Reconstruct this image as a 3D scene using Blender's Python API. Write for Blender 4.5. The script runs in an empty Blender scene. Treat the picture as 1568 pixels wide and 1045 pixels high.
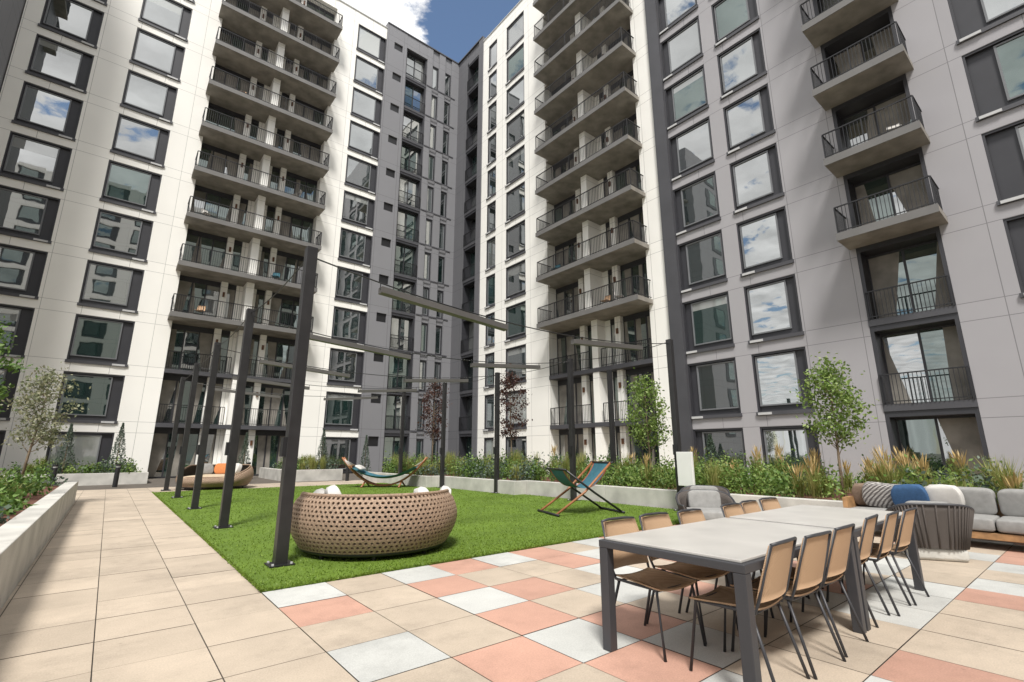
import bpy, math, random
import numpy as np
random.seed(7); rng=np.random.default_rng(7)
scene=bpy.context.scene; COL=scene.collection
# ------------------------------------------------------------------ materials
def newmat(name):
    m=bpy.data.materials.new(name); m.use_nodes=True
    nt=m.node_tree; b=nt.nodes['Principled BSDF']; return m,nt,b
def N(nt,t,**k):
    n=nt.nodes.new(t)
    for a,v in k.items(): setattr(n,a,v)
    return n
def plain(name,col,rough=.6,var=.12,scale=3.0,bump=.0,bscale=60,metal=0,detail=5):
    m,nt,b=newmat(name); L=nt.links
    tc=N(nt,'ShaderNodeTexCoord'); nz=N(nt,'ShaderNodeTexNoise'); nz.inputs['Scale'].default_value=scale; nz.inputs['Detail'].default_value=detail
    L.new(tc.outputs['Object'],nz.inputs['Vector'])
    mr=N(nt,'ShaderNodeMapRange'); mr.inputs[1].default_value=.3; mr.inputs[2].default_value=.7
    mr.inputs[3].default_value=1-var; mr.inputs[4].default_value=1+var
    L.new(nz.outputs['Fac'],mr.inputs[0])
    mx=N(nt,'ShaderNodeVectorMath',operation='SCALE'); mx.inputs[0].default_value=col; L.new(mr.outputs[0],mx.inputs['Scale'])
    L.new(mx.outputs[0],b.inputs['Base Color'])
    b.inputs['Roughness'].default_value=rough; b.inputs['Metallic'].default_value=metal
    if bump>0:
        n2=N(nt,'ShaderNodeTexNoise'); n2.inputs['Scale'].default_value=bscale; n2.inputs['Detail'].default_value=6
        L.new(tc.outputs['Object'],n2.inputs['Vector'])
        bp=N(nt,'ShaderNodeBump'); bp.inputs['Strength'].default_value=bump; bp.inputs['Distance'].default_value=.02
        L.new(n2.outputs['Fac'],bp.inputs['Height']); L.new(bp.outputs[0],b.inputs['Normal'])
    return m
def wallmat(name,col,uspace,z0,rough=.75,joint=.45,var=.05):
    m,nt,b=newmat(name); L=nt.links
    tc=N(nt,'ShaderNodeTexCoord'); sp=N(nt,'ShaderNodeSeparateXYZ'); L.new(tc.outputs['Object'],sp.inputs[0])
    def M(op,a,bv=None):
        n=N(nt,'ShaderNodeMath',operation=op)
        for i,x in enumerate((a,bv)):
            if x is None: continue
            if isinstance(x,(int,float)): n.inputs[i].default_value=x
            else: L.new(x,n.inputs[i])
        return n.outputs[0]
    s=M('ADD',sp.outputs[0],sp.outputs[1])
    fu=M('FRACT',M('DIVIDE',M('ADD',s,200.0),uspace)); fz=M('FRACT',M('DIVIDE',M('ADD',sp.outputs[2],62.0-z0),3.1))
    lu=M('LESS_THAN',fu,.024/uspace); lz=M('LESS_THAN',fz,.024/3.1)
    fz2=M('FRACT',M('DIVIDE',M('ADD',sp.outputs[2],62.0-z0+.6),3.1)); lz2=M('LESS_THAN',fz2,.024/3.1)
    ln=M('MAXIMUM',M('MAXIMUM',lu,lz),lz2)
    cu=M('FLOOR',M('DIVIDE',M('ADD',s,200.0),uspace)); cz=M('FLOOR',M('DIVIDE',M('ADD',sp.outputs[2],62.0-z0),3.1))
    cb=N(nt,'ShaderNodeCombineXYZ'); L.new(cu,cb.inputs[0]); L.new(cz,cb.inputs[1])
    wn=N(nt,'ShaderNodeTexWhiteNoise'); L.new(cb.outputs[0],wn.inputs['Vector'])
    nz=N(nt,'ShaderNodeTexNoise'); nz.inputs['Scale'].default_value=.6; nz.inputs['Detail'].default_value=6
    L.new(tc.outputs['Object'],nz.inputs['Vector'])
    v=M('ADD',M('MULTIPLY',wn.outputs['Value'],var),M('MULTIPLY',nz.outputs['Fac'],var*2))
    v=M('ADD',v,1-var*1.5)
    v=M('MULTIPLY',v,M('SUBTRACT',1.0,M('MULTIPLY',ln,joint)))
    mx=N(nt,'ShaderNodeVectorMath',operation='SCALE'); mx.inputs[0].default_value=col; L.new(v,mx.inputs['Scale'])
    L.new(mx.outputs[0],b.inputs['Base Color']); b.inputs['Roughness'].default_value=rough
    return m
def glassmat(name,base,refl,tint=(.95,.96,.95)):
    m,nt,b=newmat(name); L=nt.links
    nt.nodes.remove(b); out=nt.nodes['Material Output']
    g=N(nt,'ShaderNodeBsdfGlossy'); g.inputs['Roughness'].default_value=.015; g.inputs['Color'].default_value=(*tint,1)
    d=N(nt,'ShaderNodeBsdfDiffuse')
    gm=N(nt,'ShaderNodeNewGeometry'); 
    mr=N(nt,'ShaderNodeMapRange'); mr.inputs[3].default_value=.5; mr.inputs[4].default_value=1.6; L.new(gm.outputs['Random Per Island'],mr.inputs[0])
    sc=N(nt,'ShaderNodeVectorMath',operation='SCALE'); sc.inputs[0].default_value=base; L.new(mr.outputs[0],sc.inputs['Scale'])
    L.new(sc.outputs[0],d.inputs['Color'])
    tc=N(nt,'ShaderNodeTexCoord'); nz=N(nt,'ShaderNodeTexNoise'); nz.inputs['Scale'].default_value=.7; L.new(tc.outputs['Object'],nz.inputs['Vector'])
    bp=N(nt,'ShaderNodeBump'); bp.inputs['Strength'].default_value=.2; bp.inputs['Distance'].default_value=.015; L.new(nz.outputs['Fac'],bp.inputs['Height']); L.new(bp.outputs[0],g.inputs['Normal'])
    fr=N(nt,'ShaderNodeFresnel'); fr.inputs['IOR'].default_value=1.5
    ad=N(nt,'ShaderNodeMath',operation='ADD'); ad.use_clamp=True; L.new(fr.outputs[0],ad.inputs[0]); ad.inputs[1].default_value=refl
    mx=N(nt,'ShaderNodeMixShader'); L.new(ad.outputs[0],mx.inputs[0]); L.new(d.outputs[0],mx.inputs[1]); L.new(g.outputs[0],mx.inputs[2])
    L.new(mx.outputs[0],out.inputs[0]); return m
def leafmat(name,c1,c2,c3):
    m,nt,b=newmat(name); L=nt.links
    gm=N(nt,'ShaderNodeNewGeometry'); cr=N(nt,'ShaderNodeValToRGB'); e=cr.color_ramp.elements
    e[0].color=(*c1,1); e[1].color=(*c3,1); x=cr.color_ramp.elements.new(.55); x.color=(*c2,1)
    L.new(gm.outputs['Random Per Island'],cr.inputs[0]); L.new(cr.outputs[0],b.inputs['Base Color']); b.inputs['Roughness'].default_value=.55
    tr=N(nt,'ShaderNodeBsdfTranslucent'); L.new(cr.outputs[0],tr.inputs['Color'])
    mx=N(nt,'ShaderNodeMixShader'); mx.inputs[0].default_value=.3; L.new(b.outputs[0],mx.inputs[1]); L.new(tr.outputs[0],mx.inputs[2])
    L.new(mx.outputs[0],nt.nodes['Material Output'].inputs[0]); return m
def weavemat(name,c1,c2,sc,rough=.7):
    m,nt,b=newmat(name); L=nt.links
    tc=N(nt,'ShaderNodeTexCoord'); w=N(nt,'ShaderNodeTexWave'); w.bands_direction='Z'; w.inputs['Scale'].default_value=sc; w.inputs['Distortion'].default_value=1.5
    w2=N(nt,'ShaderNodeTexWave'); w2.bands_direction='DIAGONAL'; w2.inputs['Scale'].default_value=sc*.9; w2.inputs['Distortion'].default_value=1
    L.new(tc.outputs['Object'],w.inputs['Vector']); L.new(tc.outputs['Object'],w2.inputs['Vector'])
    mu=N(nt,'ShaderNodeMath',operation='MULTIPLY'); L.new(w.outputs['Fac'],mu.inputs[0]); L.new(w2.outputs['Fac'],mu.inputs[1])
    mx=N(nt,'ShaderNodeMix',data_type='RGBA'); L.new(mu.outputs[0],mx.inputs[0]); mx.inputs[6].default_value=(*c1,1); mx.inputs[7].default_value=(*c2,1)
    L.new(mx.outputs[2],b.inputs['Base Color']); b.inputs['Roughness'].default_value=rough
    bp=N(nt,'ShaderNodeBump'); bp.inputs['Strength'].default_value=.5; bp.inputs['Distance'].default_value=.01; L.new(mu.outputs[0],bp.inputs['Height']); L.new(bp.outputs[0],b.inputs['Normal'])
    return m
Z0=3.05; FH=3.1; ROOF=37.7
WHITE=wallmat('white_panel',(.86,.845,.80),1.62,Z0)
LGREY=wallmat('light_grey_panel',(.35,.34,.355),1.9,Z0,var=.06)
MGREY=wallmat('mid_grey_panel',(.20,.20,.213),1.5,Z0)
MGREY2=wallmat('slate_panel',(.12,.12,.13),1.5,Z0)
DGREY=plain('dark_grey_metal',(.033,.033,.039),.5,.1,1.5)
DGREY2=plain('charcoal_panel',(.065,.065,.073),.55,.1,1.0)
SLABE=plain('slab_edge_metal',(.15,.145,.14),.6,.1,1.0)
BEAM=plain('beam_metal',(.09,.085,.08),.5,.1,1.0)
BLACK=plain('black_metal',(.014,.014,.016),.4,.1,2)
POLE=plain('pole_metal',(.022,.021,.022),.38,.2,6,.1,150)
CONC=plain('balcony_concrete',(.24,.222,.195),.85,.28,1.5,.2,30)
FRAME=plain('window_frame',(.16,.165,.175),.45,.05)
VENT=plain('vent_white',(.5,.5,.5),.5,.05)
GL=glassmat('glass_sky',(.02,.03,.03),.40)
GLD=glassmat('glass_dark',(.012,.026,.024),.2,(.82,.92,.88))
GLB=glassmat('glass_blind',(.24,.25,.24),.26)
COPE=plain('coping_metal',(.5,.5,.48),.4,.05)
WLAMP=plain('brown_wall_light',(.12,.05,.02),.5,.05)
CW=plain('planter_concrete',(.48,.465,.43),.85,.2,2.0,.3,40,detail=9)
SOIL=plain('mulch',(.13,.055,.035),.95,.5,14,.8,40)
WOOD=plain('teak_wood',(.36,.2,.09),.5,.3,9,.1,50)
ORW=plain('orange_wood',(.30,.12,.05),.45,.2,9)
TEAL=plain('teal_fabric',(.035,.13,.17),.8,.15,8)
RED=plain('red_trim',(.38,.09,.05),.8,.1,8)
CUSH=plain('grey_cushion',(.27,.265,.255),.9,.12,12,.3,200)
CUSHW=plain('white_cushion',(.58,.56,.53),.9,.08,10,.3,200)
BLUE=plain('blue_cushion',(.03,.085,.19),.85,.15,30,.2,200)
ORANGE=plain('orange_cushion',(.5,.17,.05),.85,.15,30)
TAUPE=plain('taupe_cushion',(.2,.14,.1),.85,.15,30)
BEIGE=plain('beige_cushion',(.5,.4,.28),.85,.1,10)
TTOP=plain('table_top_ceramic',(.48,.46,.43),.38,.1,2.5,.05,60,detail=9)
TFR=plain('table_frame',(.04,.04,.045),.45,.1,3)
CANE=weavemat('tan_sling',(.46,.29,.17),(.62,.43,.27),55)
ROPE=weavemat('grey_rope_weave',(.05,.04,.036),(.17,.145,.125),45)
PATT=weavemat('patterned_fabric',(.08,.07,.07),(.75,.72,.68),14)
WICK=plain('wicker_beige',(.31,.215,.15),.6,.35,40,.6,120)
BARK=plain('bark',(.2,.15,.1),.9,.3,12,.6,40)
# ------------------------------------------------------------------ geometry helpers
def parent(name,loc=(0,0,0),rot=0):
    e=bpy.data.objects.new(name,None); COL.objects.link(e); e.location=loc; e.rotation_euler=(0,0,rot); e.empty_display_size=.2; return e
class G:
    def __init__(s): s.d={}
    def add(s,key,vs,fs):
        a=s.d.setdefault(key,([],[])); o=len(a[0]); a[0].extend(vs); a[1].extend([tuple(i+o for i in f) for f in fs])
    def box(s,key,x0,x1,y0,y1,z0,z1):
        if x1<x0:x0,x1=x1,x0
        if y1<y0:y0,y1=y1,y0
        s.add(key,[(x0,y0,z0),(x1,y0,z0),(x1,y1,z0),(x0,y1,z0),(x0,y0,z1),(x1,y0,z1),(x1,y1,z1),(x0,y1,z1)],
          [(0,3,2,1),(4,5,6,7),(0,1,5,4),(1,2,6,5),(2,3,7,6),(3,0,4,7)])
    def tube(s,key,pts,r,n=8,rs=None):
        pts=[np.array(p,float) for p in pts]; vs=[];fs=[]
        for i,p in enumerate(pts):
            t=(pts[min(i+1,len(pts)-1)]-pts[max(i-1,0)]); t/=max(np.linalg.norm(t),1e-9)
            a=np.cross(t,(0,0,1)) if abs(t[2])<.95 else np.cross(t,(1,0,0)); a/=np.linalg.norm(a); b=np.cross(t,a)
            rr=rs[i] if rs else r
            for j in range(n):
                an=2*math.pi*j/n; vs.append(tuple(p+a*math.cos(an)*rr+b*math.sin(an)*rr))
        for i in range(len(pts)-1):
            for j in range(n):
                k=(j+1)%n; fs.append((i*n+j,i*n+k,(i+1)*n+k,(i+1)*n+j))
        fs.append(tuple(range(n-1,-1,-1))); fs.append(tuple((len(pts)-1)*n+j for j in range(n)))
        s.add(key,vs,fs)
    def emit(s,par,smooth=(),bevel={}):
        for (nm,mat),(v,f) in s.d.items():
            me=bpy.data.meshes.new(nm); me.from_pydata(v,[],f); me.materials.append(mat); me.update()
            o=bpy.data.objects.new(nm,me); COL.objects.link(o); o.parent=par
            if nm in smooth or nm.startswith(('pillow','seat_c','back_c')):
                me.polygons.foreach_set('use_smooth',[True]*len(f))
            if nm in bevel:
                b=o.modifiers.new('b','BEVEL'); b.width=bevel[nm]; b.segments=3; b.limit_method='ANGLE'
                me.polygons.foreach_set('use_smooth',[True]*len(f)); 
                w=o.modifiers.new('w','WEIGHTED_NORMAL')
def cushion(g,key,c,size,rot=(0,0,0),puff=.35,zexp=.75,pinch=.35):
    from mathutils import Euler,Vector
    R=Euler(rot).to_matrix(); vs=[];fs=[]; NU,NV=32,14
    def sp(x,e): return math.copysign(abs(x)**e,x)
    for i in range(NV+1):
        ph=-math.pi/2+math.pi*i/NV
        for j in range(NU):
            th=2*math.pi*(j+.5)/NU
            x=sp(math.cos(ph),puff)*sp(math.cos(th),puff*.8); y=sp(math.cos(ph),puff)*sp(math.sin(th),puff*.8); z=sp(math.sin(ph),zexp)
            z*= (1-pinch*(max(abs(x),abs(y))**4))
            p=R@Vector((x*size[0]/2,y*size[1]/2,z*size[2]/2)); vs.append((p.x+c[0],p.y+c[1],p.z+c[2]))
    for i in range(NV):
        for j in range(NU):
            k=(j+1)%NU; fs.append((i*NU+j,i*NU+k,(i+1)*NU+k,(i+1)*NU+j))
    g.add(key,vs,fs)
# ------------------------------------------------------------------ buildings
YL=33.9; XR=21.0
class Fac:
    def __init__(s,g,kind): s.g=g; s.k=kind
    def box(s,key,u0,u1,d0,d1,z0,z1):
        if s.k=='L': s.g.box(key,u0,u1,YL-d1,YL-d0,z0,z1)
        elif s.k=='R': s.g.box(key,XR-d1,XR-d0,u0,u1,z0,z1)
        else: s.g.box(key,u0,u1,s.k+d0,s.k+d1,z0,z1)
    def pane(s,key,u0,u1,d,z0,z1):
        j=[random.uniform(-.006,.006) for _ in range(2)]
        q=[(u0,d+j[0],z0),(u1,d-j[0],z0),(u1,d-j[0]+j[1],z1),(u0,d+j[0]+j[1],z1)]
        if s.k=='L': v=[(a,YL-b,c) for a,b,c in q]; f=(0,1,2,3)
        elif s.k=='R': v=[(XR-b,a,c) for a,b,c in q]; f=(3,2,1,0)
        else: v=[(a,s.k+b,c) for a,b,c in q]; f=(3,2,1,0)
        s.g.add(key,v,[f])
WN='walls'
def gsel(hi=.5):
    r=random.random()
    return ('glass',GL) if r<hi else (('glass',GLB) if r>.95 else ('glass_dark',GLD))
def pier(F,u0,u1,mat,top=ROOF,dep=.8,d1=0): F.box((WN,mat),u0,u1,-dep,d1,-.2,top)
def wincol(F,u0,u1,wall,panel='R',ks=range(-1,11),top=ROOF,ledge=True,pw=.2,mull=False):
    w=u1-u0
    for k in ks:
        zf=Z0+FH*k; o0=zf+.02; o1=zf+2.5
        if k==-1: o0=.05; o1=2.45
        nxt=zf+FH+.02 if k<10 else top
        F.box((WN,wall),u0,u1,-.8,-.004,o1,nxt)
        F.box(('dark_panels',DGREY),u0,u1,-.3,-.16,o0,o1)
        F.box(('dark_panels',DGREY),u0,u0+.07,-.16,-.03,o0,o1); F.box(('dark_panels',DGREY),u1-.07,u1,-.16,-.03,o0,o1)
        F.box(('dark_panels',DGREY),u0+.07,u1-.07,-.16,-.03,o1-.08,o1)
        if panel=='R': a,b=u0+.1,u1-w*pw
        elif panel=='L': a,b=u0+w*pw,u1-.1
        else: a,b=u0+.1,u1-.1
        c,d=o0+(.24 if w>1.5 else .1),o1-.12
        F.box(('window_frames',FRAME),a,b,-.16,-.09,c,c+.06); F.box(('window_frames',FRAME),a,b,-.16,-.09,d-.06,d)
        F.box(('window_frames',FRAME),a,a+.06,-.16,-.09,c+.06,d-.06); F.box(('window_frames',FRAME),b-.06,b,-.16,-.09,c+.06,d-.06)
        if random.random()<.22 and w>1.5:
            zs=d-.06-random.choice((.35,.6,.9)); F.pane(('roller_blinds',GLB),a+.06,b-.06,-.13,zs,d-.06); F.pane(gsel(.6),a+.06,b-.06,-.13,c+.06,zs)
        else: F.pane(gsel(.78),a+.06,b-.06,-.13,c+.06,d-.06)
        if ledge and k>=0:
            F.box(('ledges',DGREY2),u0-.04,u1+.04,-.003,.07,zf-.13,zf+.02)
            e=u1-.1 if F.k=='L' else u1-.05
            F.box(('vents',VENT),e-.55,e,.07,.1,zf-.11,zf-.01)
def rail(F,u0,u1,d,z,ret=None,h=1.07):
    K=('railings',BLACK)
    F.box(K,u0,u1,d-.025,d+.025,z+h-.04,z+h); F.box(K,u0,u1,d-.015,d+.015,z+.08,z+.11)
    n=max(1,int((u1-u0)/.115))
    for i in range(n+1):
        u=u0+(u1-u0)*i/n; t=.02 if i%13==0 or i==n else .009
        F.box(K,u-t,u+t,d-t,d+t,z,z+h-.04)
    if ret is not None:
        for u in (u0,u1):
            F.box(K,u-.025,u+.025,ret,d-.026,z+h-.039,z+h-.001); F.box(K,u-.015,u+.015,ret,d-.026,z+.081,z+.109)
            m=max(1,int((d-ret)/.115))
            for i in range(1,m):
                q=ret+(d-ret)*i/m; F.box(K,u-.009,u+.009,q-.009,q+.009,z,z+h-.04)
def door(F,a,b,d,z0,z1,n=2,gk=.25):
    F.box(('window_frames',DGREY),a,b,d-.1,d,z0,z0+.07); F.box(('window_frames',DGREY),a,b,d-.1,d,z1-.08,z1)
    w=(b-a)/n
    for i in range(n+1):
        x=a+w*i; t=.035
        F.box(('window_frames',DGREY),max(a,x-t),min(b,x+t),d-.1,d+.001,z0+.07,z1-.08)
    for i in range(n): F.pane(gsel(gk),a+w*i+.035,a+w*(i+1)-.035,d-.05,z0+.07,z1-.08)
def balcbay(F,u0,u1,wall,halves=2,slab=(0,0),dp=1.3,ks=range(-1,11),lowj=2,cp=.45,back=-.75):
    um=(u0+u1)/2
    for k in ks:
        zf=Z0+FH*k if k>=0 else 0; top=Z0+FH*(k+1)-.24
        if k>=lowj:
            F.box(('balcony_slabs',CONC),slab[0],slab[1],.001,dp,zf-.24,zf)
            F.box(('balcony_slabs',CONC),u0,u1,back,.0,zf-.24,zf)
            F.box(('slab_edges',SLABE),slab[0],slab[1],dp,dp+.03,zf-.26,zf+.03)
            rail(F,slab[0]+.06,slab[1]-.06,dp-.05,zf+.02,ret=.03)
        elif k>=0:
            F.box(('ledges',DGREY2),u0,u1,back,.03,zf-.24,zf)
            if halves==2:
                rail(F,u0+.05,um-cp,-.02,zf); rail(F,um+cp,u1-.05,-.02,zf)
            else: rail(F,u0+.05,u1-.05,.05,zf)
        if halves==2:
            for sgn,(a,b) in ((1,(u0,um)),(-1,(um,u1))):
                W=b-a
                def q(t): return a+W*t if sgn==1 else b-W*t
                def S(t0,t1): 
                    x,y=q(t0),q(t1); return (min(x,y),max(x,y))
                x=S(0,.60); door(F,x[0],x[1],back,zf,top-.25,3,.15)
                x=S(.60,.70); F.box((WN,wall),x[0],x[1],back-.3,back+.3,zf,top)
                x=S(.70,.84); door(F,x[0],x[1],back,zf,top-.25,1,.1)
                x=S(.84,1); F.box((WN,wall),x[0],x[1],back-.3,back+.02,zf,top)
                x=S(0,.60); F.box(('dark_panels',DGREY),x[0],x[1],back-.3,back+.015,top-.25,top)
                x=S(.7,.84); F.box(('dark_panels',DGREY),x[0],x[1],back-.3,back+.015,top-.25,top)
                x=S(.635,.665); F.box(('wall_lights',WLAMP),x[0],x[1],back+.3,back+.4,zf+1.85,zf+2.15)
            F.box((WN,wall),um-cp/2,um+cp/2,back+.02,-.005 if k<lowj else .45,zf,top if k<10 else top+.24)
        else:
            door(F,u0+.12,u1-.12,back,zf,top-.2,2,.55)
            F.box(('dark_panels',DGREY),u0,u1,back-.3,back-.1,zf,top+.2)
            F.box(('dark_panels',DGREY),u0,u0+.12,back-.1,-.01,zf,top+.24); F.box(('dark_panels',DGREY),u1-.12,u1,back-.1,-.01,zf,top+.24)
            F.box(('dark_panels',DGREY),u0+.12,u1-.12,back-.1,-.01,top-.2,top)
    if halves==2: F.box((WN,wall),u0,u1,-.9,-.02,ROOF-.9,ROOF)
g=G(); FL=Fac(g,'L'); FR=Fac(g,'R')
pier(FL,-7.15,-6.45,WHITE)
wincol(FL,-6.45,-4.0,WHITE); pier(FL,-4.0,-2.42,WHITE)
wincol(FL,-2.42,.1,WHITE); pier(FL,.1,1.8,WHITE)
balcbay(FL,1.8,9.3,WHITE,slab=(1.55,9.45)); pier(FL,9.3,11.1,WHITE)
wincol(FL,11.1,13.6,WHITE)
T2=ROOF+.5
pier(FL,13.6,14.3,MGREY,T2,d1=.12)
for k in range(-1,11):
    zf=Z0+FH*k
    FL.box((WN,MGREY),14.3,15.1,-.8,.12,zf-(.1 if k<0 else 0),zf+1.9); FL.box((WN,MGREY),14.3,15.1,-.8,.12,zf+2.6,zf+FH if k<10 else T2)
    FL.box(('dark_panels',BLACK),14.3,15.1,-.8,.0,zf+1.9,zf+2.6)
pier(FL,15.1,15.5,MGREY,T2,d1=.12)
balcbay(FL,15.5,17.6,MGREY,1,lowj=99,back=-.35); FL.box((WN,MGREY),15.5,17.6,-.8,.1,ROOF-.9,T2)
pier(FL,17.6,18.15,MGREY,T2,d1=.12)
wincol(FL,18.15,18.85,MGREY,panel='',ledge=False,top=T2); pier(FL,18.85,19.5,MGREY,T2,d1=.12)
wincol(FL,19.5,20.2,MGREY,panel='',ledge=False,top=T2); pier(FL,20.2,21.9,MGREY,T2,d1=.12)
for k in range(0,11):
    FL.box(('ledges',DGREY2),17.6,20.6,.12,.16,Z0+FH*k-.1,Z0+FH*k)
FL.box(('coping',COPE),-7.2,13.6,-.85,.06,ROOF,ROOF+.08)
FL.box(('coping',DGREY2),13.6,22.0,-.85,.18,T2,T2+.1)
pier(FR,32.2,33.8,MGREY2,T2)
balcbay(FR,30.3,32.2,MGREY2,1,lowj=99,back=-.6); FR.box((WN,MGREY2),30.3,32.2,-.8,-.01,ROOF-.9,T2)
pier(FR,29.7,30.3,MGREY2,T2,d1=.1)
FR.box(('coping',DGREY2),29.7,33.8,-.85,.14,T2,T2+.1)
pier(FR,28.9,29.7,WHITE)
wincol(FR,27.7,28.9,WHITE,panel=''); pier(FR,26.4,27.7,WHITE)
wincol(FR,24.15,26.4,WHITE,panel='',ledge=True); pier(FR,21.9,24.15,WHITE)
balcbay(FR,14.2,21.9,WHITE,slab=(13.95,21.6),dp=1.3); pier(FR,13.0,14.2,WHITE)
FR.box(('coping',COPE),13.0,29.7,-.85,.06,ROOF,ROOF+.08)
pier(FR,12.3,13.0,DGREY2,ROOF+3,d1=.18)
RT=ROOF+3
wincol(FR,9.95,12.3,LGREY,panel='R',top=RT,pw=.17); pier(FR,9.25,9.95,LGREY,RT)
wincol(FR,7.1,9.25,LGREY,panel='L',top=RT,pw=.2); pier(FR,4.9,7.1,LGREY,RT)
balcbay(FR,2.45,4.9,LGREY,1,slab=(2.2,5.1),dp=1.35); FR.box((WN,LGREY),2.45,4.9,-.8,-.01,ROOF-.6,RT)
pier(FR,.95,2.45,LGREY,RT); wincol(FR,-1.6,.95,LGREY,panel='R',top=RT,pw=.3)
pier(FR,-3.3,-1.6,LGREY,RT); wincol(FR,-5.8,-3.3,LGREY,panel='L',top=RT); pier(FR,-12,-5.8,LGREY,RT)
g.box(('roof',CONC),-12,22.0,YL+.8,YL+14,-.1,ROOF-.3)
g.box(('roof',CONC),XR+.8,XR+14,-12,YL+.8,-.1,ROOF-.35)
g.box((WN,MGREY),-14,-7.2,26.5,YL+.8,-.2,ROOF+.4)
for k in range(0,11):
    zf=Z0+FH*k
    g.box(('dark_panels',DGREY),-12.6,-10.2,26.44,26.5,zf+.1,zf+2.4); g.box(('glass_dark',GLD),-12.4,-10.8,26.42,26.44,zf+.4,zf+2.3)
    if k<8: continue
    g.box(('balcony_slabs',CONC),-7.2,-6.6,27.2,29.6,zf-.2,zf)
    g.box(('dark_panels',DGREY),-7.2,-7.14,27.4,29.4,zf,zf+2.4)
    for i in range(22):
        y=27.25+i*.11; g.box(('railings',BLACK),-6.64,-6.62,y,y+.018,zf,zf+1.0)
    g.box(('railings',BLACK),-6.66,-6.61,27.2,29.6,zf+1.0,zf+1.05)
P=parent('apartment_building'); g.emit(P)
g=G(); FO=Fac(g,-26.0)
HB=43
u=-22
while u<24:
    FO.box((WN,WHITE),u,u+1.8,-1,0,-.2,HB); 
    for k in range(-1,13):
        zf=Z0+FH*k; FO.box((WN,WHITE),u+1.8,u+4.6,-1,0,zf+2.4,zf+FH); FO.box(('dark_panels',DGREY),u+1.8,u+4.6,-1,-.2,zf,zf+2.4)
        FO.box(('glass_dark',GLD),u+2,u+3.9,-.2,-.15,zf+.4,zf+2.3)
    u+=4.6
P2=parent('apartment_building'); g.emit(P2)
# ------------------------------------------------------------------ ground
def sheet(name,x0,x1,y0,y1,z,mat):
    me=bpy.data.meshes.new(name); me.from_pydata([(x0,y0,z),(x1,y0,z),(x1,y1,z),(x0,y1,z)],[],[(0,1,2,3)]); me.materials.append(mat)
    o=bpy.data.objects.new(name,me); COL.objects.link(o); return o
GR=plain('ground_soil',(.16,.15,.13),.95,.2,.5)
sheet('ground',-400,400,-400,400,-.25,GR)
JOINT=plain('paver_joint',(.10,.085,.07),.95,.2,3)
sheet('paving_base',-14,21.5,-26,34.5,-.014,JOINT)
T=.65; LX0,LX1,LY0,LY1=1.42,11.3,5.80,22.1
m,nt,b=newmat('pavers'); L=nt.links
at=N(nt,'ShaderNodeVertexColor'); at.layer_name='tone'
tc=N(nt,'ShaderNodeTexCoord')
n1=N(nt,'ShaderNodeTexNoise'); n1.inputs['Scale'].default_value=1.3; n1.inputs['Detail'].default_value=8; n1.inputs['Roughness'].default_value=.65; L.new(tc.outputs['Object'],n1.inputs['Vector'])
n2=N(nt,'ShaderNodeTexNoise'); n2.inputs['Scale'].default_value=90; n2.inputs['Detail'].default_value=3; L.new(tc.outputs['Object'],n2.inputs['Vector'])
def mrange(src,a,b_,c,d):
    r=N(nt,'ShaderNodeMapRange'); 
    for i,x in enumerate((a,b_,c,d)): r.inputs[i+1].default_value=x
    L.new(src,r.inputs[0]); return r.outputs[0]
a1=mrange(n1.outputs['Fac'],.3,.7,.86,1.08); a2=mrange(n2.outputs['Fac'],.3,.7,.9,1.1)
n3=N(nt,'ShaderNodeTexNoise'); n3.inputs['Scale'].default_value=.8; n3.inputs['Detail'].default_value=12; n3.inputs['Roughness'].default_value=.75; L.new(tc.outputs['Object'],n3.inputs['Vector'])
a3=mrange(n3.outputs['Fac'],.5,.66,1.0,.78)
n4=N(nt,'ShaderNodeTexVoronoi'); n4.inputs['Scale'].default_value=3.1; L.new(tc.outputs['Object'],n4.inputs['Vector'])
a4=mrange(n4.outputs['Distance'],.02,.05,.8,1.0)
mu=N(nt,'ShaderNodeMath',operation='MULTIPLY'); L.new(a1,mu.inputs[0]); L.new(a2,mu.inputs[1])
mu2=N(nt,'ShaderNodeMath',operation='MULTIPLY'); L.new(mu.outputs[0],mu2.inputs[0]); L.new(a3,mu2.inputs[1])
mu3=N(nt,'ShaderNodeMath',operation='MULTIPLY'); L.new(mu2.outputs[0],mu3.inputs[0]); L.new(a4,mu3.inputs[1])
sc=N(nt,'ShaderNodeVectorMath',operation='SCALE'); L.new(at.outputs['Color'],sc.inputs[0]); L.new(mu3.outputs[0],sc.inputs['Scale'])
L.new(sc.outputs[0],b.inputs['Base Color']); b.inputs['Roughness'].default_value=.7
bp=N(nt,'ShaderNodeBump'); bp.inputs['Strength'].default_value=.2; bp.inputs['Distance'].default_value=.004; L.new(n2.outputs['Fac'],bp.inputs['Height']); L.new(bp.outputs[0],b.inputs['Normal'])
PAV=m
TAN=(.475,.395,.31); SAL=(.49,.285,.215); WHT=(.50,.50,.475)
known={0:'WTWSWSTW',1:'STSTTSWT',2:'TTWSTWTS',3:'WTSTWTST',4:'TSWSTSTW',5:'TTSWTTWS'}
vs=[];fs=[];cols=[]
e=.004
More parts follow.
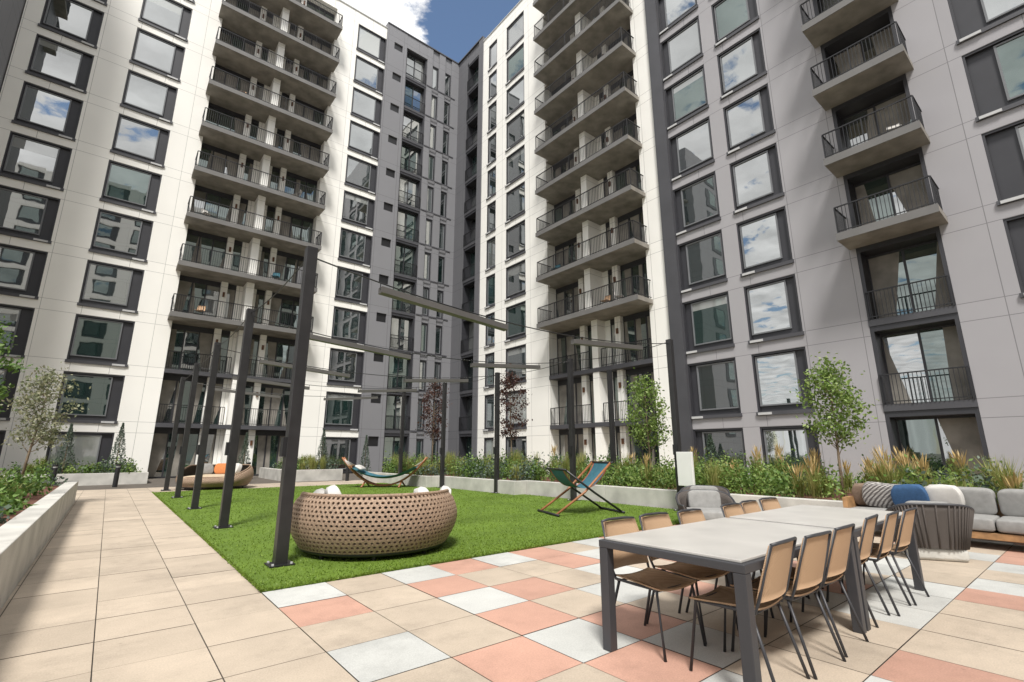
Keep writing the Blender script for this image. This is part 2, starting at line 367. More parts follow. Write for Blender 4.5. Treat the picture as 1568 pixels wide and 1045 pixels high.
for i in range(-20,33):
    for j in range(-30,50):
        x0=.12+T*i; y1=LY0-T*(j-1)+ -T; y0=y1-T
        if x0>=LX0-.1 and y1>LY0+.1 and x0<LX1 and y1<LY1+.1: continue
        if y0<-24 or y1>34: continue
        c=TAN
        if x0>LX0-.1 and y1<LY0+.1:
            r=j; cc=i-2
            ch=known[r][cc] if r in known and 0<=cc<8 else random.choices('TSW',(.5,.24,.26))[0]
            c={'T':TAN,'S':SAL,'W':WHT}[ch]
        f=random.uniform(.91,1.07); c=tuple(k*f for k in c)
        zz=random.uniform(-.0015,.0015); o=len(vs)
        vs+=[(x0+e,y0+e,zz),(x0+T-e,y0+e,zz),(x0+T-e,y1-e,zz),(x0+e,y1-e,zz)]; fs.append((o,o+1,o+2,o+3)); cols.append(c)
me=bpy.data.meshes.new('courtyard_pavement'); me.from_pydata(vs,[],fs); me.materials.append(PAV)
ca=me.color_attributes.new('tone','FLOAT_COLOR','CORNER'); arr=np.repeat(np.array([(*c,1) for c in cols]),4,axis=0).astype(np.float32); ca.data.foreach_set('color',arr.ravel())
o=bpy.data.objects.new('courtyard_pavement',me); COL.objects.link(o)
# lawn
m,nt,b=newmat('turf'); L=nt.links
tc=N(nt,'ShaderNodeTexCoord'); n1=N(nt,'ShaderNodeTexNoise'); n1.inputs['Scale'].default_value=1.2; n1.inputs['Detail'].default_value=4; L.new(tc.outputs['Object'],n1.inputs['Vector'])
n2=N(nt,'ShaderNodeTexNoise'); n2.inputs['Scale'].default_value=120; n2.inputs['Detail'].default_value=4; L.new(tc.outputs['Object'],n2.inputs['Vector'])
ad=N(nt,'ShaderNodeMath',operation='MULTIPLY_ADD'); L.new(n1.outputs['Fac'],ad.inputs[0]); ad.inputs[1].default_value=.5; L.new(n2.outputs['Fac'],ad.inputs[2])
cr=N(nt,'ShaderNodeValToRGB'); cr.color_ramp.elements[0].position=.5; cr.color_ramp.elements[0].color=(.06,.11,.006,1); cr.color_ramp.elements[1].position=1.0; cr.color_ramp.elements[1].color=(.16,.26,.02,1)
L.new(ad.outputs[0],cr.inputs[0]); L.new(cr.outputs[0],b.inputs['Base Color']); b.inputs['Roughness'].default_value=.85
bp=N(nt,'ShaderNodeBump'); bp.inputs['Strength'].default_value=.8; bp.inputs['Distance'].default_value=.02; L.new(n2.outputs['Fac'],bp.inputs['Height']); L.new(bp.outputs[0],b.inputs['Normal'])
TURF=m
LP=parent('lawn'); g=G(); g.box(('turf_base',TURF),LX0,LX1-.1,LY0,LY1,-.01,.018)
n=60000
bx=rng.uniform(LX0,LX1-.1,n); by=LY0+(LY1-LY0)*rng.uniform(0,1,n)**1.8
bx[:4000]=LX0+rng.normal(0,.008,4000); by[4000:7500]=LY0+rng.normal(0,.008,3500)
an=rng.uniform(0,6.28,n); hh=rng.uniform(.012,.028,n); w=.005+.0006*np.hypot(bx,by)
V=np.zeros((n,3,3)); V[:,0]=np.c_[bx-np.cos(an)*w,by-np.sin(an)*w,np.full(n,.015)]; V[:,1]=np.c_[bx+np.cos(an)*w,by+np.sin(an)*w,np.full(n,.015)]
V[:,2]=np.c_[bx+rng.normal(0,.012,n),by+rng.normal(0,.012,n),.015+hh]
def fastmesh(name,V,mat,par=None):
    nn,k,_=V.shape; me=bpy.data.meshes.new(name); me.vertices.add(nn*k); me.vertices.foreach_set('co',V.astype(np.float32).ravel())
    me.loops.add(nn*k); me.loops.foreach_set('vertex_index',np.arange(nn*k,dtype=np.int32)); me.polygons.add(nn)
    me.polygons.foreach_set('loop_start',np.arange(0,nn*k,k,dtype=np.int32)); me.polygons.foreach_set('loop_total',np.full(nn,k,dtype=np.int32))
    me.update(); me.validate(); me.materials.append(mat); o=bpy.data.objects.new(name,me); COL.objects.link(o)
    if par: o.parent=par
    return o
TB=leafmat('turf_blades',(.085,.14,.008),(.145,.225,.018),(.23,.33,.045))
g.emit(LP); fastmesh('blades',V,TB,LP)
# ------------------------------------------------------------------ foliage
def leaves(C,size,up=.3,asp=.5):
    n=len(C); d=rng.normal(size=(n,3)); d[:,2]+=up; d/=np.linalg.norm(d,axis=1)[:,None]
    r=rng.normal(size=(n,3)); s=np.cross(d,r); s/=np.linalg.norm(s,axis=1)[:,None]
    sz=(size*rng.uniform(.6,1.4,n))[:,None]
    return np.stack([C-d*sz*.5,C+s*sz*asp*.5,C+d*sz*.5,C-s*sz*asp*.5],axis=1)
LF1=leafmat('leaf_green',(.04,.09,.014),(.10,.19,.032),(.2,.3,.075))
LF2=leafmat('leaf_bright',(.09,.16,.024),(.18,.27,.055),(.3,.38,.12))
LFD=leafmat('leaf_blue_green',(.045,.07,.05),(.09,.13,.09),(.16,.21,.15))
LFR=leafmat('leaf_purple',(.03,.012,.012),(.07,.025,.02),(.12,.06,.035))
LFG=leafmat('grass_blade',(.14,.18,.035),(.28,.31,.08),(.45,.42,.16))
LFP=leafmat('grass_plume',(.38,.27,.1),(.58,.42,.18),(.7,.54,.28))
LFY=leafmat('tree_leaf_grey',(.11,.13,.06),(.24,.26,.15),(.36,.34,.22))
def tree(x,y,z,h,cw,mat,n=2600,leaf=.09,cl=.45,trunk=.035,name='young_tree',open_=.22):
    P=parent(name,(x,y,z)); g=G()
    lean=rng.normal(0,.06,2)
    pts=[(0,0,0),(lean[0]*.4,lean[1]*.4,h*.3),(lean[0],lean[1],h*.6),(lean[0]*1.2,lean[1]*1.2,h*.93)]
    g.tube(('trunk',BARK),pts,.03,8,[trunk,trunk*.8,trunk*.5,trunk*.15])
    cen=[]
    K=26
    for i in range(K):
        t=i/(K-1); zz=h*(1-cl)+h*cl*t; rr=cw*.5*math.sin(math.pi*min(.97,max(.12,(t*.85+.12))))**.7
        a=i*2.4+rng.uniform(-.5,.5); q=rng.uniform(.35,1.0)
        c=np.array([rr*q*math.cos(a)+lean[0],rr*q*math.sin(a)+lean[1],zz]); cen.append(c)
        z1=max(h*.3,zz-.35*h*.5*q); p0=(lean[0]*z1/h,lean[1]*z1/h,z1)
        mid=((p0[0]+c[0])/2,(p0[1]+c[1])/2,(p0[2]+c[2])/2-.04)
        g.tube(('limbs',BARK),[p0,mid,tuple(c)],.01,5,[trunk*.35,trunk*.22,.003])
    cen=np.array(cen); w=rng.uniform(.3,1.5,K); idx=rng.choice(K,n,p=w/w.sum())
    C=cen[idx]+rng.normal(size=(n,3))*np.array([1,1,.8])*cw*open_*.5*rng.uniform(.5,1.2,(n,1))
    g.emit(P,smooth=('trunk','limbs')); fastmesh('foliage',leaves(C,leaf,.1,.55),mat,P)
def conifer(x,y,z,h,r):
    P=parent('dwarf_conifer',(x,y,z)); g=G(); g.tube(('trunk',BARK),[(0,0,0),(0,0,h*.9)],.03,6,[.035,.01])
    n=2200; t=rng.uniform(0,1,n)**1.3; a=rng.uniform(0,6.28,n); rr=r*(1-t)*(.75+.25*np.sin(a*5+t*25))*rng.uniform(.5,1,n)**.5+.02
    C=np.c_[rr*np.cos(a),rr*np.sin(a),.08+t*h]
    g.emit(P); fastmesh('foliage',leaves(C,.09,.7,.3),LFD,P)
def bed(name,x0,x1,y0,y1,z,nplants,hmin,hmax,leaf=.075,per=130,mats=None,grass=.25,plume=.0,px=None):
    P=parent(name); mats=mats or [LF1,LF2,LF1,LFD]
    acc={}
    for i in range(nplants):
        x=rng.uniform(x0,x1); y=rng.uniform(y0,y1); r=rng.uniform(.22,.48); h=rng.uniform(hmin,hmax)
        if rng.random()<grass:
            n=110; a=rng.uniform(0,6.28,n); t=rng.uniform(.15,1,n); hh=h*rng.uniform(.7,1.25,n); w=.008
            b0=np.c_[x+rng.normal(0,.06,n),y+rng.normal(0,.06,n),np.full(n,z)]
            tip=b0+np.c_[np.cos(a)*t*r*1.1,np.sin(a)*t*r*1.1,hh]
            mid=(b0+tip)/2+np.c_[-np.cos(a)*t*r*.2,-np.sin(a)*t*r*.2,hh*.12]; s=np.c_[-np.sin(a),np.cos(a),np.zeros(n)]*w
            acc.setdefault(LFG.name,[]).append(np.stack([b0-s,mid-s,tip,mid+s],axis=1))
            if rng.random()<plume:
                k=34; b1=tip[:k]*.0+np.c_[x+np.cos(a[:k])*r*.55*t[:k],y+np.sin(a[:k])*r*.55*t[:k],z+h*rng.uniform(1.0,1.4,k)]
                d=np.c_[np.cos(a[:k])*.05,np.sin(a[:k])*.05,np.full(k,.13)]; s=np.c_[-np.sin(a[:k]),np.cos(a[:k]),np.zeros(k)]*.016
                acc.setdefault(LFP.name,[]).append(np.stack([b1-d,b1+s,b1+d,b1-s],axis=1))
        else:
            n=per; th=rng.uniform(0,6.28,n); ph=np.arccos(rng.uniform(0,1,n)); q=rng.uniform(.45,1.08,n)
            q*=1+.18*np.sin(th*3+i)
            C=np.c_[x+r*q*np.sin(ph)*np.cos(th),y+r*q*np.sin(ph)*np.sin(th),z+.02+h*q*np.cos(ph)]
            mm=mats[rng.integers(len(mats))]
            acc.setdefault(mm.name,[]).append(leaves(C,leaf,.3,.6))
    for k,v in acc.items(): fastmesh('plants_'+k,np.concatenate(v),bpy.data.materials[k],P)
    return P
# ------------------------------------------------------------------ planters
def planter(segs,soil,name='concrete_planter'):
    P=parent(name); g=G()
    for s in segs: g.box(('wall',CW),*s)
    for s in soil: g.box(('soil',SOIL),*s)
    g.emit(P,bevel={'wall':.012})
planter([(-.82,-.56,-3+3.2*i+.006,-3+3.2*(i+1)-.006,-.1,.60) for i in range(7)]+[(-6.5,-.82,19.04,19.3,-.1,.60)],[(-6.5,-.82,-3,19.04,-.1,.5)])
bed('planting_bed',-3.6,-1.1,6.2,18.8,.5,100,.28,.55,.085,150,[LF1,LF1,LFD],.05)
bed('planting_bed',-6.2,-3.4,12,19,.5,60,.5,1.0,.09,130,[LF1,LF2,LFD],.08)
planter([(11.3,11.55,-5+3.64*i+.006,-5+3.64*(i+1)-.006,-.1,.46) for i in range(5)]+[(10.75,11.0,13.0,18.2,-.1,.46),(11.0,11.3,13.0,13.2,-.1,.459),(10.2,10.45,18.0,24.5,-.1,.46),(10.45,10.75,18.0,18.2,-.1,.459)],
        [(11.55,16.5,-5,13.0,-.1,.38),(11.0,16.5,13.2,18.0,-.1,.38),(10.45,16.5,18.2,24.4,-.1,.38)])
bed('planting_bed',11.8,15.8,-4,5.2,.38,120,.4,.85,.085,150,[LF1,LF2,LF2,LFD],.38,.75)
bed('planting_bed',11.8,15.8,5.2,13,.38,150,.45,.95,.085,160,[LF1,LF2,LF2,LF1],.15,.25)
bed('planting_bed',11.3,15.8,13.2,18,.38,115,.45,1.05,.09,130,[LF1,LF2,LFD],.22,.2)
bed('planting_bed',10.7,15.8,18.3,24.2,.38,115,.45,1.0,.09,120,[LF1,LF2,LFD],.15)
bed('planting_bed',16.6,20.2,2,30,-.01,130,.5,1.1,.11,90,[LF1,LF2,LFD],.1)
planter([(-3.2,1.6,29.0,29.25,-.1,.5),(1.35,1.6,29.25,32,-.1,.5),(7.0,9.8,26.2,26.45,-.1,.55),(7.0,7.25,26.45,32,-.1,.55)],[(-3.2,1.35,29.25,32,-.1,.42),(7.25,9.8,26.45,32,-.1,.45)])
bed('planting_bed',-3.2,1.2,29.4,31.8,.42,50,.35,.8,.1,90,None,.1)
bed('planting_bed',7.4,9.8,26.7,31.8,.45,50,.4,.8,.1,90,None,.2)
tree(13.0,4.05,.38,3.05,1.25,LF2,3200,.085,.55,open_=.26)
tree(13.4,9.4,.38,3.35,1.3,LF2,3000,.09,.6,open_=.26)
tree(14.0,17.1,.38,4.5,1.5,LFR,2200,.1,.6)
tree(13.0,22.4,.38,4.6,1.6,LFR,2200,.1,.6)
tree(-1.7,18.4,.5,3.0,1.5,LFY,2400,.085,.6)
tree(-2.15,12.6,.5,3.25,1.15,LF1,1800,.09,.5)
for x,y,z,h,r in ((-1.5,30.2,.42,2.2,.5),(.35,30.2,.42,2.3,.5),(5.8,30.3,0,2.4,.5),(9.4,28.5,.45,2.2,.5),(12.5,29.8,.0,2.4,.5),(14.8,8.1,.38,1.5,.5),(16.5,13.5,.3,1.5,.5)): conifer(x,y,z,h,r)
# ------------------------------------------------------------------ pole lights / trellis
Lp=[(1.88,y) for y in (6.95,10.95,15.0,19.0,23.0)]; Rp=[(11.0-.12*i,y) for i,y in enumerate((6.9,10.4,14.0,17.5,21.0))]
for i in range(5):
    P=parent('overhead_light_frame'); g=G()
    for j,(x,y) in enumerate((Lp[i],Rp[i])):
        s=.075 if j==0 else .07; hgt=4.33 if j==0 else 4.3
        g.box(('pole_%d'%(j+1),POLE),x-s,x+s,y-s,y+s,.0,hgt); g.box(('base_plate_%d'%(j+1),BLACK),x-.15,x+.15,y-.15,y+.15,.0,.035)
        for dx in(-.11,.11):
            for dy in (-.11,.11): g.box(('bolts',VENT),x+dx-.012,x+dx+.012,y+dy-.012,y+dy+.012,.035,.055)
        g.box(('junction_box',BLACK),x-s-.05,x-s,y-.06,y+.06,1.35,1.6)
    (xa,ya),(xb,yb)=Lp[i],Rp[i]
    def cp(t,sag=.38): return (xa+(xb-xa)*t,ya+(yb-ya)*t,4.2-sag*4*t*(1-t))
    g.tube(('cable',BLACK),[cp(t/16) for t in range(17)],.011,6)
    for (t0,t1) in ((.12,.40),(.6,.86)):
        a=cp(t0);b2=cp(t1)
        z0=a[2]-.12; z1=b2[2]-.12; w=.07
        vs=[];
        for (px_,py_,pz) in ((a[0],a[1],z0),(b2[0],b2[1],z1)):
            vs+=[(px_,py_-w,pz-.05),(px_,py_+w,pz-.05),(px_,py_+w,pz+.05),(px_,py_-w,pz+.05)]
        g.add(('light_beam',BEAM),vs,[(0,1,2,3),(7,6,5,4),(0,4,5,1),(1,5,6,2),(2,6,7,3),(3,7,4,0)])
        for q in (a,b2): g.tube(('hangers',BLACK),[(q[0],q[1],q[2]-.12),(q[0],q[1],q[2])],.008,5)
    g.emit(P,bevel={'pole_1':.008,'pole_2':.008})
P=parent('catenary_cable'); g=G()
for arr_ in (Lp,Rp):
    for i in range(4):
        a,b2=arr_[i],arr_[i+1]
        g.tube(('cable_run',BLACK),[(a[0]+(b2[0]-a[0])*t/8,a[1]+(b2[1]-a[1])*t/8,4.25-.12*4*(t/8)*(1-t/8)) for t in range(9)],.009,5)
g.emit(P)
P=parent('light_pole'); g=G(); g.box(('pole',POLE),13.43,13.57,10.9,11.04,.38,4.3); g.emit(P)
P=parent('sign_panel'); g=G(); g.box(('panel',plain('sign_white',(.7,.7,.68),.4,.04)),10.85,10.93,6.45,6.86,.62,1.42); g.box(('bracket',BLACK),10.93,11.0,6.62,6.88,.8,1.2); g.emit(P,bevel={'panel':.01})
for x,y in ((.4,26.8),(5.4,27.0),(9.6,25.0),(-1.6,27.5)):
    P=parent('bollard_light',(x,y,0)); g=G(); g.tube(('post',BLACK),[(0,0,0),(0,0,.8)],.09,14); g.tube(('lens',VENT),[(0,0,.8),(0,0,.86)],.075,14); g.tube(('cap',BLACK),[(0,0,.86),(0,0,.93)],.1,14); g.emit(P)
# ------------------------------------------------------------------ wicker daybeds
LINER=plain('daybed_liner',(.03,.024,.02),.8,.2,20)
def daybed(x,y,rot,R=1.22,pill=(),hi=.42,seat=CUSHW):
    P=parent('wicker_daybed',(x,y,.018),rot); g=G()
    NR=13; NC=100
    def top(th): 
        s=(1-math.sin(th))/2
        return .46+hi*min(1,max(0,(s-.15)/.5))**.8
    def pt(th,t):
        H=top(th); rr=R*(.84+.18*math.sin(math.pi*(.10+.74*t))); 
        if t>.9: rr-= (t-.9)*.35
        return (rr*math.cos(th),rr*math.sin(th),.10+(H-.10)*t)
    for r in range(NR):
        off=.5*(r%2)
        for c in range(NC):
            def q(a,b): return pt(2*math.pi*(c+off+a)/NC,(r+b)/NR)
            outer=[q(0,0),q(.5,0),q(1,0),q(1,.5),q(1,1),q(.5,1),q(0,1),q(0,.5)]
            hx=.31+rng.uniform(-.04,.03); hy=.31+rng.uniform(-.03,.03)
            inner=[q(.5+hx*ax,.5+hy*ay) for ax,ay in ((-.7,-.7),(0,-1),(.7,-.7),(1,0),(.7,.7),(0,1),(-.7,.7),(-1,0))]
            o=[*outer,*inner]; g.add(('woven_shell',WICK),o,[(i,(i+1)%8,8+(i+1)%8,8+i) for i in range(8)])
    g.tube(('rim',WICK),[pt(2*math.pi*i/96,1.0) for i in range(97)],.024,8)
    g.tube(('base_ring',BLACK),[(R*.86*math.cos(2*math.pi*i/64),R*.86*math.sin(2*math.pi*i/64),.09) for i in range(65)],.035,8)
    for i in range(8):
        a=2*math.pi*i/8; g.tube(('feet',BLACK),[(R*.8*math.cos(a),R*.8*math.sin(a),0),(R*.8*math.cos(a),R*.8*math.sin(a),.1)],.03,8)
    nl=64; vs=[];fs=[]
    for t in (0,.25,.5,.75,.97):
        for i in range(nl):
            a=2*math.pi*i/nl; p=pt(a,t); vs.append((p[0]*.95,p[1]*.95,p[2]))
    for k in range(4):
        for i in range(nl): j=(i+1)%nl; fs.append((k*nl+i,k*nl+j,(k+1)*nl+j,(k+1)*nl+i))
    g.add(('liner',LINER),vs,fs)
    cushion(g,('seat_cushion',seat),(0,0,.42),(R*1.75,R*1.75,.22),puff=.9)
    for px,py,pz,mt in pill: cushion(g,('pillow_'+mt.name,mt),(px,py,pz),(.52,.2,.48),(-.35 if py<0 else .35,0,-math.atan2(px,py) ),.3,.6,.5)
    g.emit(P,smooth=('rim','base_ring','liner','strands'))
    for o in P.children:
        if o.name.startswith('woven_shell'):
            md=o.modifiers.new('s','SOLIDIFY'); md.thickness=.026
cam_dir=math.atan2(7.4,3.33)
daybed(3.30,7.30,cam_dir-math.pi/2,1.2,((-.88,.12,.62,CUSHW),(-.6,-.1,.68,CUSHW),(.72,.1,.62,CUSHW),(.98,-.1,.64,CUSHW)),.36)
daybed(3.5,23.2,math.radians(150),1.32,((.1,-.7,.72,ORANGE),(-.5,-.6,.72,CUSHW),(.6,-.5,.72,CUSH)),.42,BEIGE)
# ------------------------------------------------------------------ hammocks
def hammock(x,y,rot):
    P=parent('hammock',(x,y,.018),rot); g=G()
    Ln=1.75
    for s in (-1,1):
        pts=[(u,s*.12,.07+1.12*abs(u/Ln)**2.1) for u in np.linspace(-Ln,Ln,21)]
        g.tube(('arc_frame',ORW),pts,.035,8)
        g.tube(('cross_foot',ORW),[(s*.75,-.6,.03),(s*.75,-.1,.2),(s*.75,.1,.2),(s*.75,.6,.03)],.035,8)
        g.tube(('spreader',WOOD),[(s*1.35,-.5,.86),(s*1.35,.5,.86)],.022,8)
        for k in range(9):
            q=-.48+.12*k; g.tube(('ropes',CUSHW),[(s*1.35,q,.86),(s*Ln,0,1.15)],.006,4)
    vs=[];fs=[];nu,nv=20,10
    for i in range(nu+1):
        for j in range(nv+1):
            u=-1.35+2.7*i/nu; v=-.5+j/nv; z=.86-.42*(1-(u/1.35)**2)-.1*(1-(v/.5)**2)
            vs.append((u,v,z))
    for i in range(nu):
        for j in range(nv):
            a=i*(nv+1)+j; fs.append((a,a+1,a+nv+2,a+nv+1))
    g.add(('sling',TEAL),vs,fs)
    cushion(g,('pillow',CUSHW),(-1.0,0,.78),(.35,.75,.14),(0,.5,0),.5)
    g.emit(P,smooth=('arc_frame','cross_foot','sling','ropes','spreader'))
def xlounger(x,y,rot):
    P=parent('sling_hammock',(x,y,.018),rot); g=G()
    for s in (-1,1):
        yy=s*.42
        g.tube(('x_frame_light',ORW),[(-.85,yy,0.03),(-.1,yy,.5),(.62,yy,1.15)],.028,8)
        g.tube(('x_frame_dark',BLACK),[(.85,yy*1.1,0.03),(.1,yy*1.1,.5),(-.62,yy*1.1,1.0)],.026,8)
    g.tube(('bar',BLACK),[(-.62,-.5,1.0),(-.62,.5,1.0)],.025,8); g.tube(('bar',BLACK),[(.62,-.5,1.15),(.62,.5,1.15)],.025,8)
    for d in (-.85,.85): g.tube(('foot_bar',BLACK),[(d,-.55,.03),(d,.55,.03)],.028,8)
    def sl(u,v):
        t=(u+.62)/1.24; return (u,v,1.0+.15*t-.5*(1-(2*t-1)**2)**.9)
    def strip(key,v0,v1,off=0):
        vs=[];fs=[];nu,nv=24,4
        for i in range(nu+1):
            for j in range(nv+1):
                p=sl(-.62+1.24*i/nu,v0+(v1-v0)*j/nv); vs.append((p[0],p[1],p[2]+off))
        for i in range(nu):
            for j in range(nv): a=i*(nv+1)+j; fs.append((a,a+1,a+nv+2,a+nv+1))
        g.add(key,vs,fs)
    strip(('sling',TEAL),-.32,.32); strip(('trim',RED),-.37,-.32); strip(('trim',RED),.32,.37)
    g.emit(P,smooth=('x_frame_light','x_frame_dark','bar','foot_bar','sling','trim'))
hammock(9.0,19.4,math.radians(-38)); xlounger(8.85,8.25,math.radians(-18))
# ------------------------------------------------------------------ dining tables
def table(x0,x1,y0,y1):
    P=parent('dining_table',((x0+x1)/2,(y0+y1)/2,0)); g=G(); a=(x1-x0)/2; b_=(y1-y0)/2
    g.box(('frame',TFR),-a,a,-b_,b_,.70,.752)
    g.box(('top',TTOP),-a+.035,a-.035,-b_+.035,b_-.035,.7525,.77)
    for sx in(-1,1):
        for sy in (-1,1):
            x=sx*(a-.04); y=sy*(b_-.04); g.box(('legs',TFR),x-.038,x+.038,y-.038,y+.038,0,.70)
    g.emit(P,bevel={'frame':.006,'top':.004,'legs':.005})
table(3.0,4.90,1.5,2.62); table(4.93,6.83,1.5,2.62)
def chair(x,y,rot,name='dining_chair',z=0,mat=None):
    mat=mat or CANE
    P=parent(name,(x,y,z),rot+random.uniform(-.07,.07)); g=G()
    def sheetp(key,f,nu=8,nv=8,th=.012):
        vs=[];fs=[]
        for k in (0,1):
            for i in range(nu+1):
                for j in range(nv+1):
                    p=np.array(f(i/nu,j/nv,k*th)); vs.append(tuple(p))
        M_=(nu+1)*(nv+1)
        for i in range(nu):
            for j in range(nv):
                a=i*(nv+1)+j; fs.append((a,a+nv+1,a+nv+2,a+1)); fs.append((M_+a,M_+a+1,M_+a+nv+2,M_+a+nv+1))
        ed=[i*(nv+1) for i in range(nu+1)]+[nu*(nv+1)+j for j in range(1,nv+1)]+[i*(nv+1)+nv for i in range(nu-1,-1,-1)]+[j for j in range(nv-1,0,-1)]
        for i in range(len(ed)): a,b2=ed[i],ed[(i+1)%len(ed)]; fs.append((a,b2,M_+b2,M_+a))
        g.add(key,vs,fs)
    sheetp(('seat',mat),lambda u,v,t:((u-.5)*(.44-.04*(1-v)),(v-.5)*.44+.01,.445-.018*(1-(2*u-1)**2)+.01*math.cos(v*3)+t))
    sheetp(('backrest',mat),lambda u,v,t:((u-.5)*(.44-.06*v**2),-.215-.10*v-.03*(1-(2*u-1)**2)*1.0-t,.50+.34*v))
    r=.011
    for s in (-1,1):
        g.tube(('frame_tubes',TFR),[(s*.235,.25,0),(s*.21,.19,.43),(s*.215,.0,.437),(s*.205,-.20,.437),(s*.215,-.235,.52),(s*.195,-.335,.845)],r,8)
        g.tube(('rear_legs',TFR),[(s*.225,-.30,0),(s*.2,-.17,.43)],r,8)
    g.tube(('cross',TFR),[(-.205,.19,.425),(.205,.19,.425)],.009,6); g.tube(('cross',TFR),[(-.205,-.18,.425),(.205,-.18,.425)],.009,6)
    g.tube(('top_rail',TFR),[(-.195,-.335,.845),(-.1,-.355,.853),(.1,-.355,.853),(.195,-.335,.845)],r,8)
    g.emit(P,smooth=('seat','backrest','frame_tubes','rear_legs','top_rail','cross'))
for x in (3.42,3.92,4.45,5.3,5.8,6.32):
    chair(x,1.76+random.uniform(-.04,.04),0); chair(x,2.42+random.uniform(-.04,.04),math.pi)
for (k,y) in ((2,15.6),(2,16.6),(3,20.5),(5,15.2),(6,19.6),(8,16.0)):
    chair(XR-.65,y,math.radians(random.choice((60,100,200))),'patio_chair',Z0+FH*k+.01,random.choice((TEAL,CUSHW,CANE)))
for (k,x) in ((2,3.0),(3,6.9),(4,2.6),(5,7.6),(7,3.5)):
    chair(x,YL-.65,math.radians(random.choice((60,160,200))),'patio_chair',Z0+FH*k+.01,random.choice((TEAL,CUSHW,CANE)))
for (k,) in ((3,),(5,)): chair(XR-.6,3.0,math.radians(100),'patio_chair',Z0+FH*k+.01,CUSHW)
# ------------------------------------------------------------------ lounge seating
def loungechair(x,y,rot):
    P=parent('lounge_armchair',(x,y,0),rot); g=G()
    nu,nv=40,6; vs=[];fs=[]
    for k in (0,1):
        for i in range(nu+1):
            a=math.radians(-215+250*i/nu)
            for j in range(nv+1):
                t=j/nv; f=.34+.10*t-(.04 if k else 0)
                ca_,sa_=math.cos(a),math.sin(a)
                sx=math.copysign(abs(ca_)**.55,ca_)*f*1.08; sy=math.copysign(abs(sa_)**.55,sa_)*f
                bk=max(0,-sa_)
                vs.append((sx,sy,.16+(.37+.20*bk**.6)*t))
    M_=(nu+1)*(nv+1)
    for i in range(nu):
        for j in range(nv): a=i*(nv+1)+j; fs.append((a,a+1,a+nv+2,a+nv+1)); fs.append((M_+a,M_+a+nv+1,M_+a+nv+2,M_+a+1))
        a=i*(nv+1)+nv; fs.append((a,M_+a,M_+a+nv+1,a+nv+1))
    for a in (0,nu*(nv+1)):
        for j in range(nv): fs.append((a+j,M_+a+j,M_+a+j+1,a+j+1))
    g.add(('woven_shell',ROPE),vs,fs)
    for i in range(0,nu+1):
        base=i*(nv+1); g.tube(('rope_ribs',ROPE),[tuple(np.array(vs[base+j])*np.array([1.012,1.012,1])) for j in (0,3,6)],.012,5)
    g.tube(('top_rim',TFR),[vs[i*(nv+1)+nv] for i in range(nu+1)],.018,8)
    g.box(('plinth',CW),-.32,.32,-.31,.31,0.0,.17)
    cushion(g,('seat_cushion',CUSH),(0,.04,.38),(.66,.66,.18),puff=.2,zexp=.4,pinch=.1); cushion(g,('back_cushion',CUSH),(0,-.22,.58),(.54,.16,.34),(.15,0,0),.25,.4,.1)
    g.emit(P,smooth=('woven_shell','rope_ribs','top_rim'),bevel={'plinth':.05})
loungechair(9.0,1.85,math.radians(-60)); loungechair(8.1,4.6,math.radians(130)); loungechair(9.2,5.3,math.radians(110))
P=parent('outdoor_sofa'); g=G()
g.box(('wood_base',WOOD),10.3,11.15,-2.5,3.25,.14,.24)
for y in (-2.3,-.8,.9,3.1):
    for x in (10.4,11.0): g.box(('legs',WOOD),x-.03,x+.03,y-.03,y+.03,0,.14)
g.box(('wood_arm',WOOD),10.35,11.1,3.18,3.25,.24,.62); g.box(('wood_back',WOOD),11.1,11.16,-2.5,3.17,.24,.6)
yy=-2.5
for i in range(6):
    cushion(g,('seat_cushions',CUSH),(10.68,yy+.475,.35),(.82,.94,.2),puff=.13,zexp=.3,pinch=.08)
    cushion(g,('back_cushions',CUSH),(10.98,yy+.475,.64),(.22,.92,.42),(0,-.1,0),.22,.28,.1); yy+=.95
cushion(g,('pillow_taupe',TAUPE),(10.8,3.0,.66),(.14,.42,.42),(0,-.3,.15),.25,.6,.5)
cushion(g,('pillow_patterned',PATT),(10.72,2.78,.67),(.16,.5,.46),(.1,-.3,.25),.25,.6,.5)
cushion(g,('pillow_blue',BLUE),(10.66,2.33,.66),(.16,.5,.46),(-.08,-.3,.05),.22,.6,.5)
cushion(g,('pillow_white',CUSHW),(10.75,1.9,.67),(.16,.48,.46),(0,-.25,-.1),.22,.6,.5)
g.emit(P,bevel={'wood_base':.01})
# ------------------------------------------------------------------ world, sun, camera
el=math.radians(56); az=math.radians(218)
w=bpy.data.worlds.new("World"); scene.world=w; w.use_nodes=True; nt=w.node_tree; L=nt.links
bg=nt.nodes['Background']; bg.inputs['Strength'].default_value=.15
sky=N(nt,'ShaderNodeTexSky'); sky.sky_type='NISHITA'; sky.sun_disc=False; sky.sun_elevation=el; sky.sun_rotation=az; sky.air_density=1.1; sky.dust_density=.2; sky.ozone_density=.6
tc=N(nt,'ShaderNodeTexCoord')
sp=N(nt,'ShaderNodeSeparateXYZ'); L.new(tc.outputs['Generated'],sp.inputs[0])
mz=N(nt,'ShaderNodeMath',operation='MAXIMUM'); L.new(sp.outputs[2],mz.inputs[0]); mz.inputs[1].default_value=.06
dv=N(nt,'ShaderNodeCombineXYZ')
for i in (0,1):
    d_=N(nt,'ShaderNodeMath',operation='DIVIDE'); L.new(sp.outputs[i],d_.inputs[0]); L.new(mz.outputs[0],d_.inputs[1]); L.new(d_.outputs[0],dv.inputs[i])
nz=N(nt,'ShaderNodeTexNoise'); nz.inputs['Scale'].default_value=4.2; nz.inputs['Detail'].default_value=10; nz.inputs['Roughness'].default_value=.6; nz.inputs['Distortion'].default_value=.25
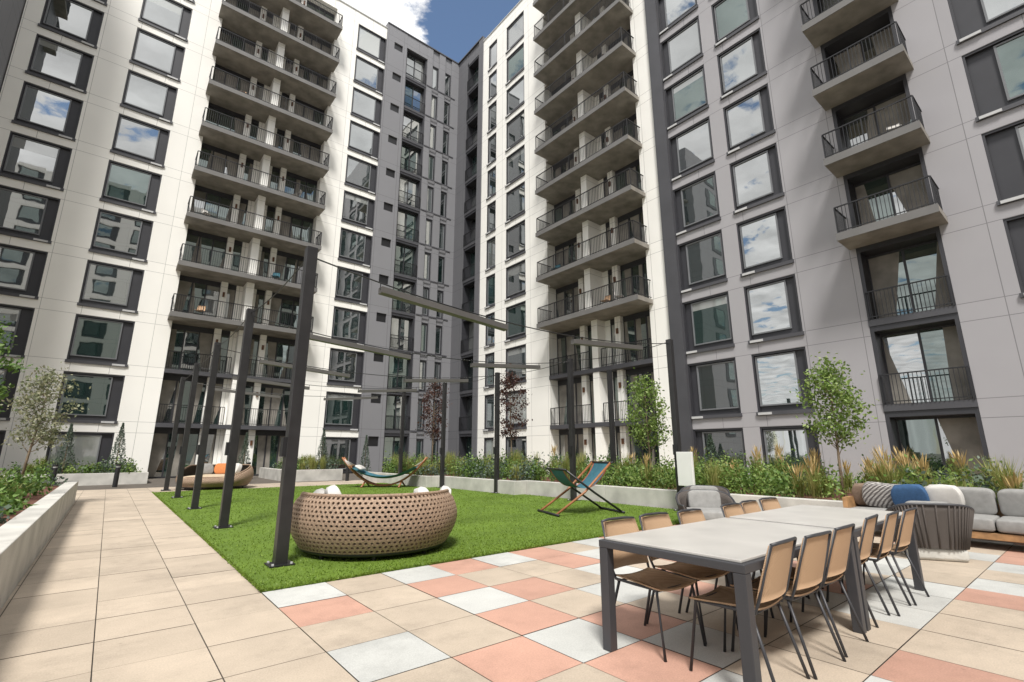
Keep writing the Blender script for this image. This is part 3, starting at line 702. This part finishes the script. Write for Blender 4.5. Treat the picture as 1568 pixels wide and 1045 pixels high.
L.new(dv.outputs[0],nz.inputs['Vector'])
# break in the cloud deck over the far corner of the court
ds=N(nt,'ShaderNodeVectorMath',operation='DISTANCE'); L.new(dv.outputs[0],ds.inputs[0]); ds.inputs[1].default_value=(.52,.76,0)
hole=N(nt,'ShaderNodeMapRange'); hole.interpolation_type='SMOOTHSTEP'
for i,x in enumerate((.02,.26,.21,0.0)): hole.inputs[i+1].default_value=x
L.new(ds.outputs['Value'],hole.inputs[0])
sb=N(nt,'ShaderNodeMath',operation='SUBTRACT'); L.new(nz.outputs['Fac'],sb.inputs[0]); L.new(hole.outputs[0],sb.inputs[1])
mr=N(nt,'ShaderNodeMapRange'); mr.interpolation_type='SMOOTHSTEP'; mr.inputs[1].default_value=.36; mr.inputs[2].default_value=.45; L.new(sb.outputs[0],mr.inputs[0])
n2=N(nt,'ShaderNodeTexNoise'); n2.inputs['Scale'].default_value=5; n2.inputs['Detail'].default_value=7; L.new(dv.outputs[0],n2.inputs['Vector'])
m2=N(nt,'ShaderNodeMapRange'); m2.inputs[1].default_value=.3; m2.inputs[2].default_value=.7; m2.inputs[3].default_value=5.8; m2.inputs[4].default_value=9.8; L.new(n2.outputs['Fac'],m2.inputs[0])
cc=N(nt,'ShaderNodeCombineXYZ')
for i in range(3): L.new(m2.outputs[0],cc.inputs[i])
mx=N(nt,'ShaderNodeMix',data_type='RGBA'); L.new(mr.outputs[0],mx.inputs[0]); L.new(sky.outputs[0],mx.inputs[6]); L.new(cc.outputs[0],mx.inputs[7])
L.new(mx.outputs[2],bg.inputs['Color'])
sd=bpy.data.lights.new('sun','SUN'); sd.energy=4.8; sd.angle=math.radians(12); sd.color=(1,.97,.92)
so=bpy.data.objects.new('sun',sd); COL.objects.link(so)
from mathutils import Vector, Matrix
sv=Vector((math.sin(az)*math.cos(el),math.cos(az)*math.cos(el),math.sin(el))); so.rotation_euler=sv.to_track_quat('Z','Y').to_euler()
th=math.radians(13.1); a=math.radians(39.3)
F=Vector((math.sin(a)*math.cos(th),math.cos(a)*math.cos(th),math.sin(th)))
cd=bpy.data.cameras.new('camera'); co=bpy.data.objects.new('camera',cd); COL.objects.link(co); co.location=(0,0,1.4); co.rotation_euler=F.to_track_quat('-Z','Y').to_euler()
cd.sensor_width=36; cd.lens=36*735/1568; cd.clip_start=.05; cd.clip_end=2000; scene.camera=co
scene.view_settings.view_transform='Standard'; scene.view_settings.look='None'; scene.view_settings.exposure=0
